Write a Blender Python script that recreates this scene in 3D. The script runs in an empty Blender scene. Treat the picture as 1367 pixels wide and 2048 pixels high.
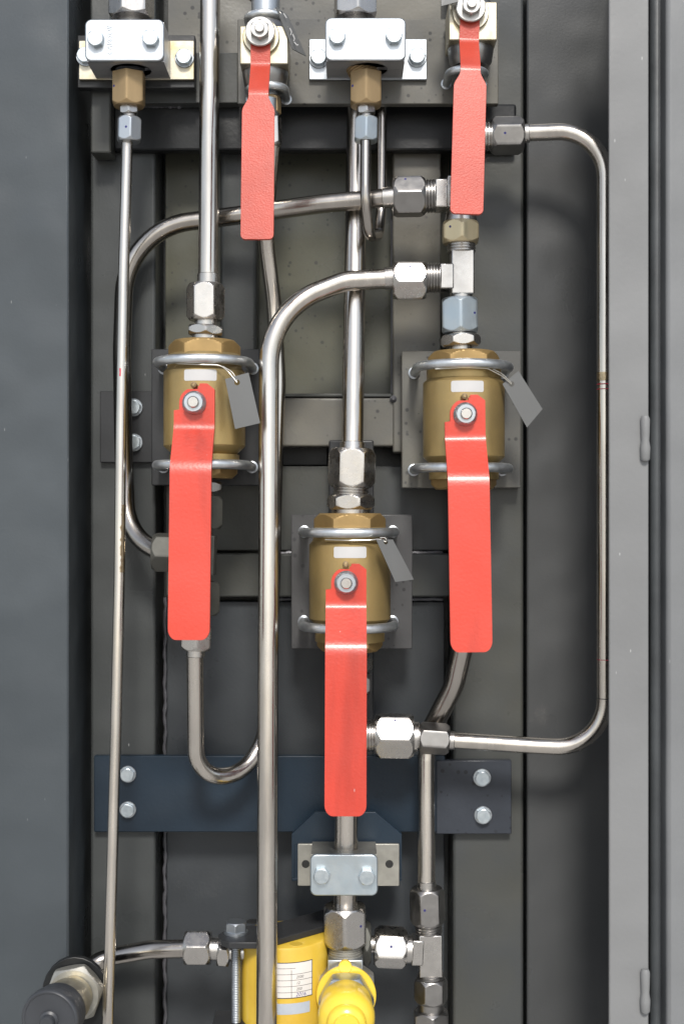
import bpy, bmesh, math, random
from mathutils import Vector, Matrix
random.seed(7)
C = bpy.context.scene.collection
D = 1300.0            # camera distance to the mounting plane, mm
Z0 = 1.25             # height of the camera axis, m
PI = math.pi
CX, CY = 683.5, 1024.0
def kk(d): return 0.5*(D-d)/D
def Q(px, py, d): return Vector(((px-CX)*kk(d), -d, (CY-py)*kk(d)))
V = Vector

# ------------------------------------------------------------------ mesh kit (all in mm)
class MB:
    def __init__(s): s.v=[]; s.f=[]
    def add(s, vs, fs):
        o=len(s.v); s.v += [Vector(p) for p in vs]; s.f += [tuple(i+o for i in f) for f in fs]; return s
    def box(s, x0,x1,z0,z1,d0,d1):
        vs=[(x0,-d0,z0),(x1,-d0,z0),(x1,-d1,z0),(x0,-d1,z0),(x0,-d0,z1),(x1,-d0,z1),(x1,-d1,z1),(x0,-d1,z1)]
        return s.add(vs,[(0,1,2,3),(7,6,5,4),(4,5,1,0),(5,6,2,1),(6,7,3,2),(7,4,0,3)])
    def pbox(s, px0,px1,py0,py1,dback,dfront):      # pixel rectangle on its front face
        a=Q(px0,py1,dfront); b=Q(px1,py0,dfront)
        return s.box(a.x,b.x,a.z,b.z,dback,dfront)
    def prism(s, pts, d0, d1):                        # pts (x,z) ccw seen from the front
        n=len(pts)
        vs=[(x,-d1,z) for x,z in pts]+[(x,-d0,z) for x,z in pts]
        fs=[tuple(range(n)),tuple(range(2*n-1,n-1,-1))]+[(i,i+n,(i+1)%n+n,(i+1)%n) for i in range(n)]
        return s.add(vs,fs)
    def rings(s, rings, cap0=True, cap1=True):
        n=len(rings[0]); o=len(s.v)
        for r in rings: s.v += r
        for j in range(len(rings)-1):
            for i in range(n):
                a=o+j*n+i; b=o+j*n+(i+1)%n
                s.f.append((a,b,b+n,a+n))
        if cap0: s.f.append(tuple(o+i for i in range(n-1,-1,-1)))
        if cap1: s.f.append(tuple(o+(len(rings)-1)*n+i for i in range(n)))
        return s
def frame(a, ref=None):
    a=a.normalized(); ref=ref or V((0,-1,0))
    u=ref-a*ref.dot(a)
    if u.length<1e-3: u=V((0,0,1))-a*a.z
    u.normalize(); return a,u,a.cross(u)
def lathe(mb, p0, p1, prof, n=40, cap0=True, cap1=True):   # prof: (t 0..1 along p0-p1, radius mm)
    a,u,w=frame(p1-p0); L=(p1-p0).length
    R=[]
    for t,r in prof:
        R.append([p0+a*(t*L)+(u*math.cos(2*PI*i/n)+w*math.sin(2*PI*i/n))*r for i in range(n)])
    return mb.rings(R,cap0,cap1)
def cyl(mb,p0,p1,r,n=40,ch=0.0):
    L=(p1-p0).length; c=ch/L if L else 0
    if ch: return lathe(mb,p0,p1,[(0,r-ch),(c,r),(1-c,r),(1,r-ch)],n)
    return lathe(mb,p0,p1,[(0,r),(1,r)],n)
def hexnut(mb,p0,p1,af,rot=0.0,c0=True,c1=True,cf=1.0):
    """hex prism, corners chamfered by a 30 degree cone at each end; rot turns a facet from the viewer's side"""
    a,u,w=frame(p1-p0); L=(p1-p0).length; ri=af/2; rc=af/math.sqrt(3); n=96
    dt=(rc-ri*.96)*cf
    ts=[]
    k=8
    if c0: ts+=[(i/k*dt, ri*.96+(rc-ri*.96)*i/k) for i in range(k+1)]
    else: ts+=[(0,rc*.985),(0.3,rc)]
    if c1: ts+=[(L-dt+i/k*dt, rc-(rc-ri*.96)*i/k) for i in range(k+1)]
    else: ts+=[(L-.3,rc),(L,rc*.985)]
    R=[]
    for t,rr in ts:
        ring=[]
        for i in range(n):
            th=2*PI*i/n
            ph=(th+PI/6)%(PI/3)-PI/6
            hr=ri/math.cos(ph)
            if hr>rc*.985: hr=rc*.985
            r=min(hr,rr); th2=th+rot
            ring.append(p0+a*t+(u*math.cos(th2)+w*math.sin(th2))*r)
        R.append(ring)
    return mb.rings(R)
def thread(mb,p0,p1,r,pitch=2.4,n=32,depth=1.0):
    L=(p1-p0).length; m=max(2,int(L/pitch)); pr=[]
    for i in range(m):
        pr+=[((i+.02)/m,r-depth),((i+.35)/m,r),((i+.6)/m,r),((i+.95)/m,r-depth)]
    return lathe(mb,p0,p1,pr,n)
def path(pts, rads, seg=14):
    """fillet a polyline: rads[i] for inner points"""
    out=[pts[0].copy()]
    for i in range(1,len(pts)-1):
        p=pts[i]; a=(pts[i-1]-p); b=(pts[i+1]-p); la,lb=a.length,b.length; a.normalize(); b.normalize()
        ang=a.angle(b); 
        if ang>PI-1e-3 or rads[i-1]<=0: out.append(p.copy()); continue
        t=min(rads[i-1]/math.tan(ang/2), la*.98, lb*.98); r=t*math.tan(ang/2)
        c=p+(a+b).normalized()*(r/math.sin(ang/2))
        s=p+a*t-c; e=p+b*t-c; tot=s.angle(e); ax=s.cross(e).normalized()
        for j in range(seg+1):
            out.append(c+Matrix.Rotation(tot*j/seg,3,ax)@s)
    out.append(pts[-1].copy()); return out
def tube(mb, pts, r, n=28, cap=True):
    m=len(pts); T=[]
    for i in range(m):
        t=(pts[min(i+1,m-1)]-pts[max(i-1,0)]); T.append(t.normalized())
    _,u,_=frame(T[0]); R=[]
    for i in range(m):
        u=(u-T[i]*u.dot(T[i])).normalized(); w=T[i].cross(u)
        rr=r[i] if isinstance(r,(list,tuple)) else r
        R.append([pts[i]+(u*math.cos(2*PI*j/n)+w*math.sin(2*PI*j/n))*rr for j in range(n)])
    return mb.rings(R,cap,cap)
def rrect(x0,x1,z0,z1,r,n=6):
    p=[]
    for cx,cz,a in ((x1-r,z1-r,0),(x0+r,z1-r,PI/2),(x0+r,z0+r,PI),(x1-r,z0+r,1.5*PI)):
        for i in range(n+1):
            t=a+PI/2*i/n; p.append((cx+r*math.cos(t),cz+r*math.sin(t)))
    return p
def sheet(mb, rows, prof, th, nx=3):
    """rows (s, xl, xr): outline along arc length s; prof: list of (s, z, d); gives a bent plate"""
    def at(s):
        for i in range(len(prof)-1):
            s0,z0,d0=prof[i]; s1,z1,d1=prof[i+1]
            if s<=s1 or i==len(prof)-2:
                t=(s-s0)/(s1-s0); return V((0,-(d0+(d1-d0)*t),z0+(z1-z0)*t))
    F=[];B=[]
    for s,xl,xr in rows:
        p=at(s); q=at(s+.4)-at(s-.4); nrm=V((0,-abs(q.z) if True else 0, 0)); 
        nrm=V((1,0,0)).cross(q).normalized()
        if nrm.y>0: nrm=-nrm
        F.append([p+V((xl+(xr-xl)*i/nx,0,0)) for i in range(nx+1)])
        B.append([p-nrm*th+V((xl+(xr-xl)*i/nx,0,0)) for i in range(nx+1)])
    R=[F[j]+B[j][::-1] for j in range(len(rows))]
    # caps as strips of quads
    mb.rings(R,False,False)
    n=2*(nx+1); o=len(mb.v)-n*len(rows)
    for base,rev in ((o,False),(o+n*(len(rows)-1),True)):
        for i in range(nx):
            f=(base+i,base+n-1-i,base+n-2-i,base+i+1)
            mb.f.append(f[::-1] if rev else f)
    return mb

def obj(name, mb, m, parent=None, bevel=0.0, smooth=35, segs=2, rel=None):
    """link one mesh; top-level origin at the base of the shape, children share the origin of their thing"""
    vs=mb.v
    if parent is None:
        lo=V((min(p.x for p in vs),min(p.y for p in vs),min(p.z for p in vs)))
        hi=V((max(p.x for p in vs),max(p.y for p in vs),max(p.z for p in vs)))
        o=V(((lo.x+hi.x)/2,(lo.y+hi.y)/2,lo.z))
    else: o=V(parent['o'])
    me=bpy.data.meshes.new(name)
    me.from_pydata([((p-o)*.001)[:] for p in vs],[],mb.f); me.validate()
    bm=bmesh.new(); bm.from_mesh(me); bmesh.ops.recalc_face_normals(bm,faces=bm.faces[:]); bm.to_mesh(me); bm.free()
    if smooth: 
        me.shade_smooth(); me.set_sharp_from_angle(angle=math.radians(smooth))
    ob=bpy.data.objects.new(name,me); me.materials.append(m); C.objects.link(ob)
    ob['o']=tuple(o)
    if parent: ob.parent=parent
    else: ob.location=o*.001+V((0,0,Z0))
    if bevel:
        b=ob.modifiers.new('bevel','BEVEL'); b.width=bevel*.001; b.segments=segs; b.limit_method='ANGLE'; b.angle_limit=math.radians(38)
        b.harden_normals=False
    return ob
def tag(o,label,cat,group=None,kind=None):
    o['label']=label; o['category']=cat
    if group: o['group']=group
    if kind: o['kind']=kind
    return o
def empty(name,p,label,cat,group=None):
    o=bpy.data.objects.new(name,None); C.objects.link(o); o.empty_display_size=.02
    o.location=V(p)*.001+V((0,0,Z0)); o['o']=tuple(p); tag(o,label,cat,group); return o
def copy_tree(o,parent=None):
    c=o.copy(); C.objects.link(c); c.parent=parent
    for ch in [x for x in bpy.data.objects if x.parent==o]: copy_tree(ch,c)
    return c
def children(o): return [x for x in bpy.data.objects if x.parent==o]

# ------------------------------------------------------------------ materials
def mat(name, base, rough=.5, metal=0.0, noise=0.0, nscale=30, col2=None, rough2=None, bump=0.0, bscale=200, spots=None,
        spotscale=90, coat=0.0, spec=.5, streak=False, scratch=0.0, wave=0.0, mixlo=.35, mixhi=.65):
    m=bpy.data.materials.new(name); m.use_nodes=True; nt=m.node_tree; N=nt.nodes; L=nt.links
    b=N['Principled BSDF']; b.inputs['Metallic'].default_value=metal; b.inputs['Roughness'].default_value=rough
    b.inputs['Specular IOR Level'].default_value=spec
    if coat: b.inputs['Coat Weight'].default_value=coat; b.inputs['Coat Roughness'].default_value=.12
    tc=N.new('ShaderNodeTexCoord'); geo=N.new('ShaderNodeNewGeometry')
    mp=N.new('ShaderNodeMapping'); L.new(geo.outputs['Position'],mp.inputs['Vector'])
    if streak: mp.inputs['Scale'].default_value=(1,1,.12)
    no=N.new('ShaderNodeTexNoise'); no.inputs['Scale'].default_value=nscale; no.inputs['Detail'].default_value=6; no.inputs['Roughness'].default_value=.6
    L.new(mp.outputs['Vector'],no.inputs['Vector'])
    rp=N.new('ShaderNodeMapRange'); rp.inputs['From Min'].default_value=mixlo; rp.inputs['From Max'].default_value=mixhi; L.new(no.outputs['Fac'],rp.inputs['Value'])
    mx=N.new('ShaderNodeMix'); mx.data_type='RGBA'
    c2=col2 or tuple(c*(1-noise) for c in base)
    mx.inputs['A'].default_value=(*base,1); mx.inputs['B'].default_value=(*c2,1); L.new(rp.outputs['Result'],mx.inputs['Factor'])
    col=mx.outputs['Result']
    if spots:
        vo=N.new('ShaderNodeTexVoronoi'); vo.inputs['Scale'].default_value=spotscale; L.new(geo.outputs['Position'],vo.inputs['Vector'])
        # spot size varies cell by cell, most cells have none
        sp=N.new('ShaderNodeSeparateColor'); L.new(vo.outputs['Color'],sp.inputs['Color'])
        th=N.new('ShaderNodeMapRange'); th.inputs['From Min'].default_value=.30; th.inputs['From Max'].default_value=1.0; th.inputs['To Min'].default_value=0.0; th.inputs['To Max'].default_value=.30
        L.new(sp.outputs['Red'],th.inputs['Value'])
        su=N.new('ShaderNodeMath'); su.operation='SUBTRACT'; L.new(th.outputs['Result'],su.inputs[0]); L.new(vo.outputs['Distance'],su.inputs[1])
        sm=N.new('ShaderNodeMapRange'); sm.inputs['From Min'].default_value=-.04; sm.inputs['From Max'].default_value=.06; sm.inputs['To Max'].default_value=.75; L.new(su.outputs[0],sm.inputs['Value'])
        # clustered by a broad noise
        cl=N.new('ShaderNodeTexNoise'); cl.inputs['Scale'].default_value=9; L.new(geo.outputs['Position'],cl.inputs['Vector'])
        cr=N.new('ShaderNodeMapRange'); cr.inputs['From Min'].default_value=.33; cr.inputs['From Max'].default_value=.48; L.new(cl.outputs['Fac'],cr.inputs['Value'])
        ml=N.new('ShaderNodeMath'); ml.operation='MULTIPLY'; L.new(sm.outputs['Result'],ml.inputs[0]); L.new(cr.outputs['Result'],ml.inputs[1])
        m2=N.new('ShaderNodeMix'); m2.data_type='RGBA'; L.new(ml.outputs[0],m2.inputs['Factor']); L.new(col,m2.inputs['A']); m2.inputs['B'].default_value=(*spots,1)
        col=m2.outputs['Result']
    if scratch:
        s1=N.new('ShaderNodeTexVoronoi'); s1.inputs['Scale'].default_value=42
        mp2=N.new('ShaderNodeMapping'); mp2.inputs['Rotation'].default_value=(0,.2,0); mp2.inputs['Scale'].default_value=(1.6,1.6,.55); L.new(geo.outputs['Position'],mp2.inputs['Vector']); L.new(mp2.outputs['Vector'],s1.inputs['Vector'])
        sr=N.new('ShaderNodeMapRange'); sr.inputs['From Min'].default_value=.045; sr.inputs['From Max'].default_value=.02; L.new(s1.outputs['Distance'],sr.inputs['Value'])
        s2=N.new('ShaderNodeSeparateColor'); L.new(s1.outputs['Color'],s2.inputs['Color'])
        g=N.new('ShaderNodeMath'); g.operation='GREATER_THAN'; g.inputs[1].default_value=.66; L.new(s2.outputs['Green'],g.inputs[0])
        ml=N.new('ShaderNodeMath'); ml.operation='MULTIPLY'; L.new(sr.outputs['Result'],ml.inputs[0]); L.new(g.outputs[0],ml.inputs[1])
        ml2=N.new('ShaderNodeMath'); ml2.operation='MULTIPLY'; ml2.inputs[1].default_value=scratch; L.new(ml.outputs[0],ml2.inputs[0])
        m3=N.new('ShaderNodeMix'); m3.data_type='RGBA'; L.new(ml2.outputs[0],m3.inputs['Factor']); L.new(col,m3.inputs['A']); m3.inputs['B'].default_value=(.55,.56,.55,1)
        col=m3.outputs['Result']
    L.new(col,b.inputs['Base Color'])
    if rough2 is not None:
        n2=N.new('ShaderNodeTexNoise'); n2.inputs['Scale'].default_value=nscale*2.3; n2.inputs['Detail'].default_value=5; L.new(mp.outputs['Vector'],n2.inputs['Vector'])
        rr=N.new('ShaderNodeMapRange'); rr.inputs['From Min'].default_value=.3; rr.inputs['From Max'].default_value=.7; rr.inputs['To Min'].default_value=rough; rr.inputs['To Max'].default_value=rough2
        L.new(n2.outputs['Fac'],rr.inputs['Value']); L.new(rr.outputs['Result'],b.inputs['Roughness'])
    if bump or wave:
        n3=N.new('ShaderNodeTexNoise'); n3.inputs['Scale'].default_value=bscale; n3.inputs['Detail'].default_value=3; L.new(geo.outputs['Position'],n3.inputs['Vector'])
        bu=N.new('ShaderNodeBump'); bu.inputs['Strength'].default_value=bump; bu.inputs['Distance'].default_value=.001; L.new(n3.outputs['Fac'],bu.inputs['Height']); L.new(bu.outputs['Normal'],b.inputs['Normal'])
        if wave:
            n4=N.new('ShaderNodeTexNoise'); n4.inputs['Scale'].default_value=7; n4.inputs['Detail'].default_value=2; L.new(geo.outputs['Position'],n4.inputs['Vector'])
            b4=N.new('ShaderNodeBump'); b4.inputs['Strength'].default_value=1; b4.inputs['Distance'].default_value=wave; L.new(n4.outputs['Fac'],b4.inputs['Height']); L.new(b4.outputs['Normal'],bu.inputs['Normal'])
    return m
M={}
M['paint']   =mat('grey_paint',(.052,.056,.056),.25,spec=.3,wave=.011,noise=.25,nscale=6,rough2=.40,bump=.12,bscale=350,scratch=.5)
M['olive']   =mat('olive_sheet_paint',(.088,.087,.062),.25,spec=.35,wave=.009,noise=.3,nscale=7,col2=(.062,.064,.052),rough2=.45,spots=(.03,.03,.03),spotscale=150,bump=.1,bscale=300)  # olive tint paints a reflection into the sheet colour; the speckles are its own
M['lower']   =mat('lower_sheet_paint',(.044,.049,.054),.25,spec=.3,wave=.011,noise=.25,nscale=6,rough2=.40,bump=.12,bscale=350,scratch=.5)  # bluish tint paints a reflection into the grey of the lower sheet
M['panel']   =mat('side_panel_paint',(.055,.057,.058),.25,spec=.3,wave=.011,noise=.2,nscale=4,rough2=.40,bump=.10,bscale=400,scratch=.7)
M['leftp']   =mat('left_panel_paint',(.060,.070,.078),.25,spec=.3,wave=.011,noise=.22,nscale=4,rough2=.40,bump=.08,bscale=400,scratch=.2)
M['flange']  =mat('light_grey_paint',(.182,.185,.187),.5,spec=.3,wave=.011,noise=.12,nscale=5,bump=.15,bscale=250,scratch=.5)
M['door']    =mat('door_paint',(.165,.17,.175),.5,spec=.3,wave=.011,noise=.1,nscale=5,bump=.12,bscale=250,scratch=.3)
M['seal']    =mat('edge_paint',(.075,.083,.09),.45,noise=.35,nscale=18,bump=.5,bscale=60)
M['spotted'] =mat('spotted_paint',(.135,.128,.108),.25,spec=.3,wave=.011,noise=.25,nscale=9,col2=(.092,.092,.088),spots=(.028,.028,.03),spotscale=140,bump=.12,bscale=300,rough2=.40)
M['rearp']   =mat('rear_paint',(.062,.063,.055),.25,spec=.3,wave=.011,noise=.25,nscale=7,col2=(.052,.056,.058),bump=.12,bscale=300,rough2=.40)
M['black']   =mat('black_paint',(.011,.012,.013),.38,spec=.3,wave=.011,noise=.3,nscale=20,bump=.15,bscale=300)  # true black on the coupling bracket, painted shade on the beam and gap
M['blue']    =mat('dark_blue_paint',(.012,.023,.037),.42,spec=.3,wave=.011,noise=.35,nscale=7,bump=.12,bscale=300)
M['strap']   =mat('dark_strap_paint',(.03,.031,.033),.36,spec=.3,wave=.011,noise=.3,nscale=12,bump=.12,bscale=300)
M['bplate']  =mat('bluish_plate_paint',(.040,.046,.058),.25,spec=.3,noise=.3,nscale=12,spots=(.012,.012,.014),spotscale=130,bump=.12,bscale=300)
M['plate']   =mat('plate_paint',(.068,.068,.07),.25,spec=.3,wave=.011,noise=.3,nscale=12,spots=(.025,.025,.027),spotscale=130,bump=.12,bscale=300)
M['steel']   =mat('stainless_tube',(.60,.56,.51),.15,metal=1,noise=.32,nscale=45,mixlo=.45,mixhi=.75,rough2=.31,streak=True,bump=.03,bscale=700)
M['steel2']  =mat('dull_tube',(.44,.41,.375),.17,metal=1,noise=.25,nscale=35,rough2=.28,streak=True,bump=.03,bscale=700)
M['fitting'] =mat('fitting_steel',(.52,.50,.475),.22,metal=1,noise=.10,nscale=60,rough2=.34,bump=.03,bscale=500)
M['darkfit'] =mat('dark_fitting',(.33,.32,.31),.28,metal=1,noise=.15,nscale=60,rough2=.42,bump=.05,bscale=500)
M['dullfit'] =mat('phosphated_fitting',(.085,.085,.075),.58,metal=.5,noise=.25,nscale=60,bump=.06,bscale=500)  # dull fitting metal, darkened so the nut behind the handle falls into shadow
M['zinc']    =mat('zinc_plate',(.44,.465,.48),.34,metal=.95,noise=.1,nscale=40,col2=(.41,.44,.475),rough2=.40,bump=.05,bscale=400)
M['zincblue']=mat('blue_zinc',(.49,.535,.555),.34,metal=.92,noise=.1,nscale=45,col2=(.44,.51,.56),rough2=.46,bump=.06,bscale=400)
M['zincdull']=mat('dull_zinc',(.42,.41,.37),.45,metal=.8,noise=.3,nscale=40,bump=.08,bscale=300)
M['zincdull2']=mat('grey_zinc',(.44,.43,.41),.34,metal=.9,noise=.15,nscale=60,rough2=.45,bump=.06,bscale=400)
M['brassnut']=mat('yellowish_nut',(.64,.54,.35),.34,metal=.85,noise=.15,nscale=60,streak=True,rough2=.45,bump=.05,bscale=400)
M['alu']     =mat('clamp_block',(.50,.50,.51),.42,metal=.75,noise=.1,nscale=40,bump=.06,bscale=400)
M['yzinc']   =mat('yellow_zinc',(.47,.435,.35),.35,metal=.92,noise=.1,nscale=50,col2=(.42,.34,.18),mixlo=.48,mixhi=.75,rough2=.45,bump=.06,bscale=400)
M['bolt']    =mat('bolt_zinc',(.56,.61,.635),.30,metal=.9,noise=.2,nscale=160,col2=(.42,.48,.52),rough2=.40,bump=.12,bscale=420)
M['ubolt']   =mat('ubolt_zinc',(.68,.71,.73),.33,metal=.95,noise=.25,nscale=70,rough2=.45,bump=.08,bscale=300)
M['brass']   =mat('cast_bronze',(.40,.285,.115),.31,metal=.62,noise=.2,nscale=14,col2=(.29,.215,.10),rough2=.46,scratch=.25,bump=.10,bscale=500)
M['brasshex']=mat('machined_bronze',(.34,.225,.09),.36,metal=.55,noise=.2,nscale=40,rough2=.46,bump=.05,bscale=500)
M['bronze']  =mat('bronze_nut',(.36,.255,.135),.42,metal=.6,noise=.25,nscale=60,streak=True,bump=.06,bscale=500)
M['red']     =mat('red_vinyl',(.52,.042,.022),.36,noise=.35,nscale=22,bump=.2,bscale=380,coat=.15,rough2=.40,scratch=.4,wave=.006,streak=True,mixlo=.48,mixhi=.7)
M['salmon']  =mat('red_paint',(.46,.055,.032),.44,noise=.22,nscale=14,scratch=.3,wave=.002,bump=.35,bscale=700,coat=.12,rough2=.40,spec=.35)
M['sticker'] =mat('white_sticker',(.47,.47,.47),.45,noise=.03)
M['tagm']    =mat('grey_tag',(.105,.108,.108),.45,noise=.06,nscale=20)
M['wire']    =mat('wire',(.62,.60,.55),.35,metal=.8)
M['ink']     =mat('blue_ink',(.01,.01,.12),.6)
M['inkred']  =mat('red_ink',(.45,.02,.05),.6)
M['inkblk']  =mat('black_ink',(.012,.012,.015),.6)
M['inkpurple']=mat('purple_ink',(.06,.05,.22),.6)
M['yellow']  =mat('yellow_enamel',(.60,.41,.045),.38,noise=.1,nscale=20,col2=(.52,.33,.03),scratch=.3,coat=.3,bump=.08,bscale=200)
M['ycap']    =mat('yellow_plastic',(.74,.52,.05),.30,noise=.05,nscale=20,coat=.3)
M['rubber']  =mat('black_plastic',(.038,.041,.047),.40,noise=.2,nscale=30)
M['label']   =mat('paper_label',(.66,.63,.60),.6,noise=.06,nscale=40)
M['greylbl'] =mat('grey_label',(.42,.46,.52),.5,noise=.12,nscale=60)
M['weld']    =mat('weld_bead',(.09,.09,.10),.35,metal=.3,bump=.3,bscale=200)
M['rust']    =mat('brown_film',(.50,.40,.26),.3,metal=1,noise=.35,nscale=120,bump=.2,bscale=500)
M['concrete']=mat('concrete',(.42,.41,.39),.85,noise=.15,nscale=1.5)
M['hole']    =mat('hole_dark',(.012,.012,.012),.7)
M['chip']    =mat('bare_chip',(.50,.49,.46),.5,noise=.2,nscale=80)

# ------------------------------------------------------------------ setting: ground, cabinet, frame
g=MB(); g.add([(-40000,-40000,-Z0*1000),(40000,-40000,-Z0*1000),(40000,40000,-Z0*1000),(-40000,40000,-Z0*1000)],[(0,1,2,3)])
gr=obj('ground',g,M['concrete'],smooth=0); gr['kind']='structure'  # out of view, added pale so the pipes do not reflect black from below
cab=empty('steel_cabinet',Q(683,2048,-60),'dark grey painted steel cabinet the piping is built into','cabinet')
def part(name,mb,m,p,bevel=0,label=None,**k):
    o=obj(name,mb,m,p,bevel,**k)
    if label: o['label']=label
    return o
T,B_=-190,2330      # top and bottom beyond the frame, px
part('back_panel',MB().pbox(-150,1500,T,B_,-72,-66),M['paint'],cab)
m=MB().pbox(-260,137,T,B_,58,62); m.pbox(129,137.5,T,B_,-60,61.6)
lp=part('side_panel',m,M['leftp'],cab,3.0,'left grey panel with a folded front edge')
rp_=part('side_panel',MB().pbox(1053,1300,T,B_,2,8),M['panel'],cab,2.0,'flat dark grey panel right of the piping')
fm=MB().pbox(1217,1296,T,B_,146,150); a=Q(1296,0,150).x; fm.box(a-4,a-.2,Q(0,B_,150).z,Q(0,T,150).z,-40,145.8)
part('door_flange',fm,M['flange'],cab,1.2,'light grey front flange')
door=empty('cabinet_door',Q(1335,2048,120),'light grey cabinet door edge standing along the right side of the cabinet','door')
dm=MB(); a=Q(1301,0,135)
part('edge_seal',MB().pbox(1301,1334,T,B_,90,128),M['seal'],door,6.0,'dark grey rounded door edge',segs=4)
part('door_skin',MB().pbox(1332,1420,T,B_,100,150),M['door'],door,4.0)
for y0,y1 in ((832,922),(1938,2026)):
    h=MB(); p=Q(1289,y0,152); q=Q(1289,y1,152)
    lathe(h,q,p,[(0,3),(.05,4.2),(.3,4.6),(.45,3.6),(.6,3.9),(.93,4.2),(1,3)],18)
    part('hinge_knuckle',h,M['flange'],door)

fr=empty('support_rack',Q(683,2048,0),'dark grey welded steel frame of posts and rails behind the piping','frame')
def post(px0,px1,py0,py1,db,df,m,name='post',bev=3.0,label=None): return part(name,MB().pbox(px0,px1,py0,py1,db,df),m,fr,bev,label,segs=3)
post(181,311,T,B_,-60,0,M['paint'])
post(905,1046,T,B_,-60,0,M['rearp'])
post(181,222,T,306,2,30,M['rearp'],'tube',2.0)
part('top_beam',MB().pbox(226,1032,207,301,-2,12),M['black'],fr,2.5,'black horizontal top beam')  # black puts the shadow of the plate above into the beam's colour
part('rail',MB().pbox(222,476,105,206,2,26),M['rearp'],fr,1.0)
part('sheet',MB().pbox(335,882,T,206,-30,-8),M['spotted'],fr,1.0)
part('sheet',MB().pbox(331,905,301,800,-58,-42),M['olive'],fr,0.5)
post(440,514,302,720,-50,-12,M['paint'],'upright',4)
post(785,881,301,905,-40,-4,M['spotted'],'upright',2)
part('rail',MB().pbox(514,801,796,893,-40,-6.5),M['spotted'],fr,2)
part('rail',MB().pbox(514,784,787,794,-40,-14),M['rearp'],fr,1)
part('rail',MB().pbox(514,655,893,931,-56,-40),M['black'],fr,1)  # black filler painting the shadow of the gap under the rail above
part('sheet',MB().pbox(331,905,932,1101,-56,-31),M['rearp'],fr,1)
part('rail',MB().pbox(331,905,1107,1194,-50,-20),M['rearp'],fr,2)
part('sheet',MB().pbox(333,888,1203,B_,-58,-33),M['lower'],fr,1)
post(657,747,880,1660,-30,2,M['strap'],'upright',2)
# weld beads
w=MB()
for i in range(9):
    p=Q(290+i*8.5+random.uniform(-1,1),210+random.uniform(-1.5,1.5),13); lathe(w,p+V((0,3,0)),p+V((0,-3,0)),[(0,2.5),(.5,3.4),(.85,2.2),(1,.6)],12)
part('weld_bead',w,M['weld'],fr)
w=MB(); pts=[Q(330+1.2*math.sin(i*.9)+random.uniform(-.6,.6),1195+i*9,-30) for i in range(100)]; tube(w,pts,[1.7+.5*math.sin(i*2.1)+random.uniform(-.2,.3) for i in range(100)],8)
part('weld_bead',w,M['weld'],fr)
for y in (1106,1198):
    w=MB(); pts=[Q(560+i*9,y+random.uniform(-.8,.8),-27) for i in range(37)]; tube(w,pts,[1.9+random.uniform(-.3,.6) for _ in pts],8); part('weld_bead',w,M['weld'],fr)
w=MB(); pts=[Q(783.5+random.uniform(-.5,.5),440+i*9,-18) for i in range(40)]+[Q(786,797,-5)]; tube(w,pts,[1.2+random.uniform(-.2,.4) for _ in pts],8); part('weld_bead',w,M['weld'],fr)
w=MB(); lathe(w,Q(786,798,-6),Q(786,798,-1),[(0,3),(.5,3.6),(1,1)],14); part('weld_bead',w,M['weld'],fr)

# straps bolted across the frame
def plate(name,mb,m,label,cat,group=None,bev=.8):
    return tag(obj(name,mb,m,None,bev),label,cat,group)
plate('mounting_strap',MB().pbox(200,522,782,925,0.5,7),M['strap'],'short dark grey strap bolted across the left post beside the left brass valve','strap')
s=MB().pbox(188,889,1512,1664,.5,9)
plate('mounting_strap',s,M['blue'],'long dark blue steel strap bolted across the lower frame','strap')
plate('mounting_strap',MB().pbox(872,1022,1521,1668,.5,10.5),M['bplate'],'dark speckled end plate bolted on the right post at the end of the blue strap','strap')

def bolt(px,py,d,r_px,label,rot=PI/6,m='bolt',washer=True,group=None,parent=None,h=None):
    """hex head pointing at the viewer"""
    k=kk(d); af=2*r_px*k*.9; p=Q(px,py,d); n=V((0,-1,0)); h=h or af*.42
    root=parent
    hb=MB()
    a,u,wv=frame(n,V((0,0,1)))
    # hexnut uses frame ref; along n the fallback reference is up
    wl=1.6
    hexnut(hb,p+n*(wl if washer else 0.1),p+n*((wl if washer else .1)+h),af,rot,c0=False,c1=True,cf=.55)
    if parent is None:
        o=obj('hex_bolt',hb,M[m],smooth=12); tag(o,label,'bolt',group)
        if washer: w_=MB(); cyl(w_,p+n*.05,p+n*wl,af*.66,36,.3); obj('washer',w_,M['zinc'],o)
    else:
        o=obj('hex_bolt',hb,M[m],parent,smooth=12)
        if washer: w_=MB(); cyl(w_,p+n*.05,p+n*wl,af*.66,36,.3); obj('washer',w_,M['zinc'],o)
    return o
BG='zinc hex bolts on the frame straps'
bolt(268,815,7,15,'zinc hex bolt on the short left strap, the upper of its pair',.2,group=BG)
bolt(268,885,7,15,'zinc hex bolt on the short left strap, the lower of its pair',.5,group=BG)
bolt(256,1548,9,14,'zinc hex bolt at the left end of the blue strap, the upper of its pair',.3,group=BG)
bolt(256,1619,9,14,'zinc hex bolt at the left end of the blue strap, the lower of its pair',.7,group=BG)
bolt(963,1555,10.5,15,'zinc hex bolt on the speckled right end plate, the upper of its pair',.15,group=BG)
bolt(965,1630,10.5,15,'zinc hex bolt on the speckled right end plate, the lower of its pair',.4,group=BG)

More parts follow.
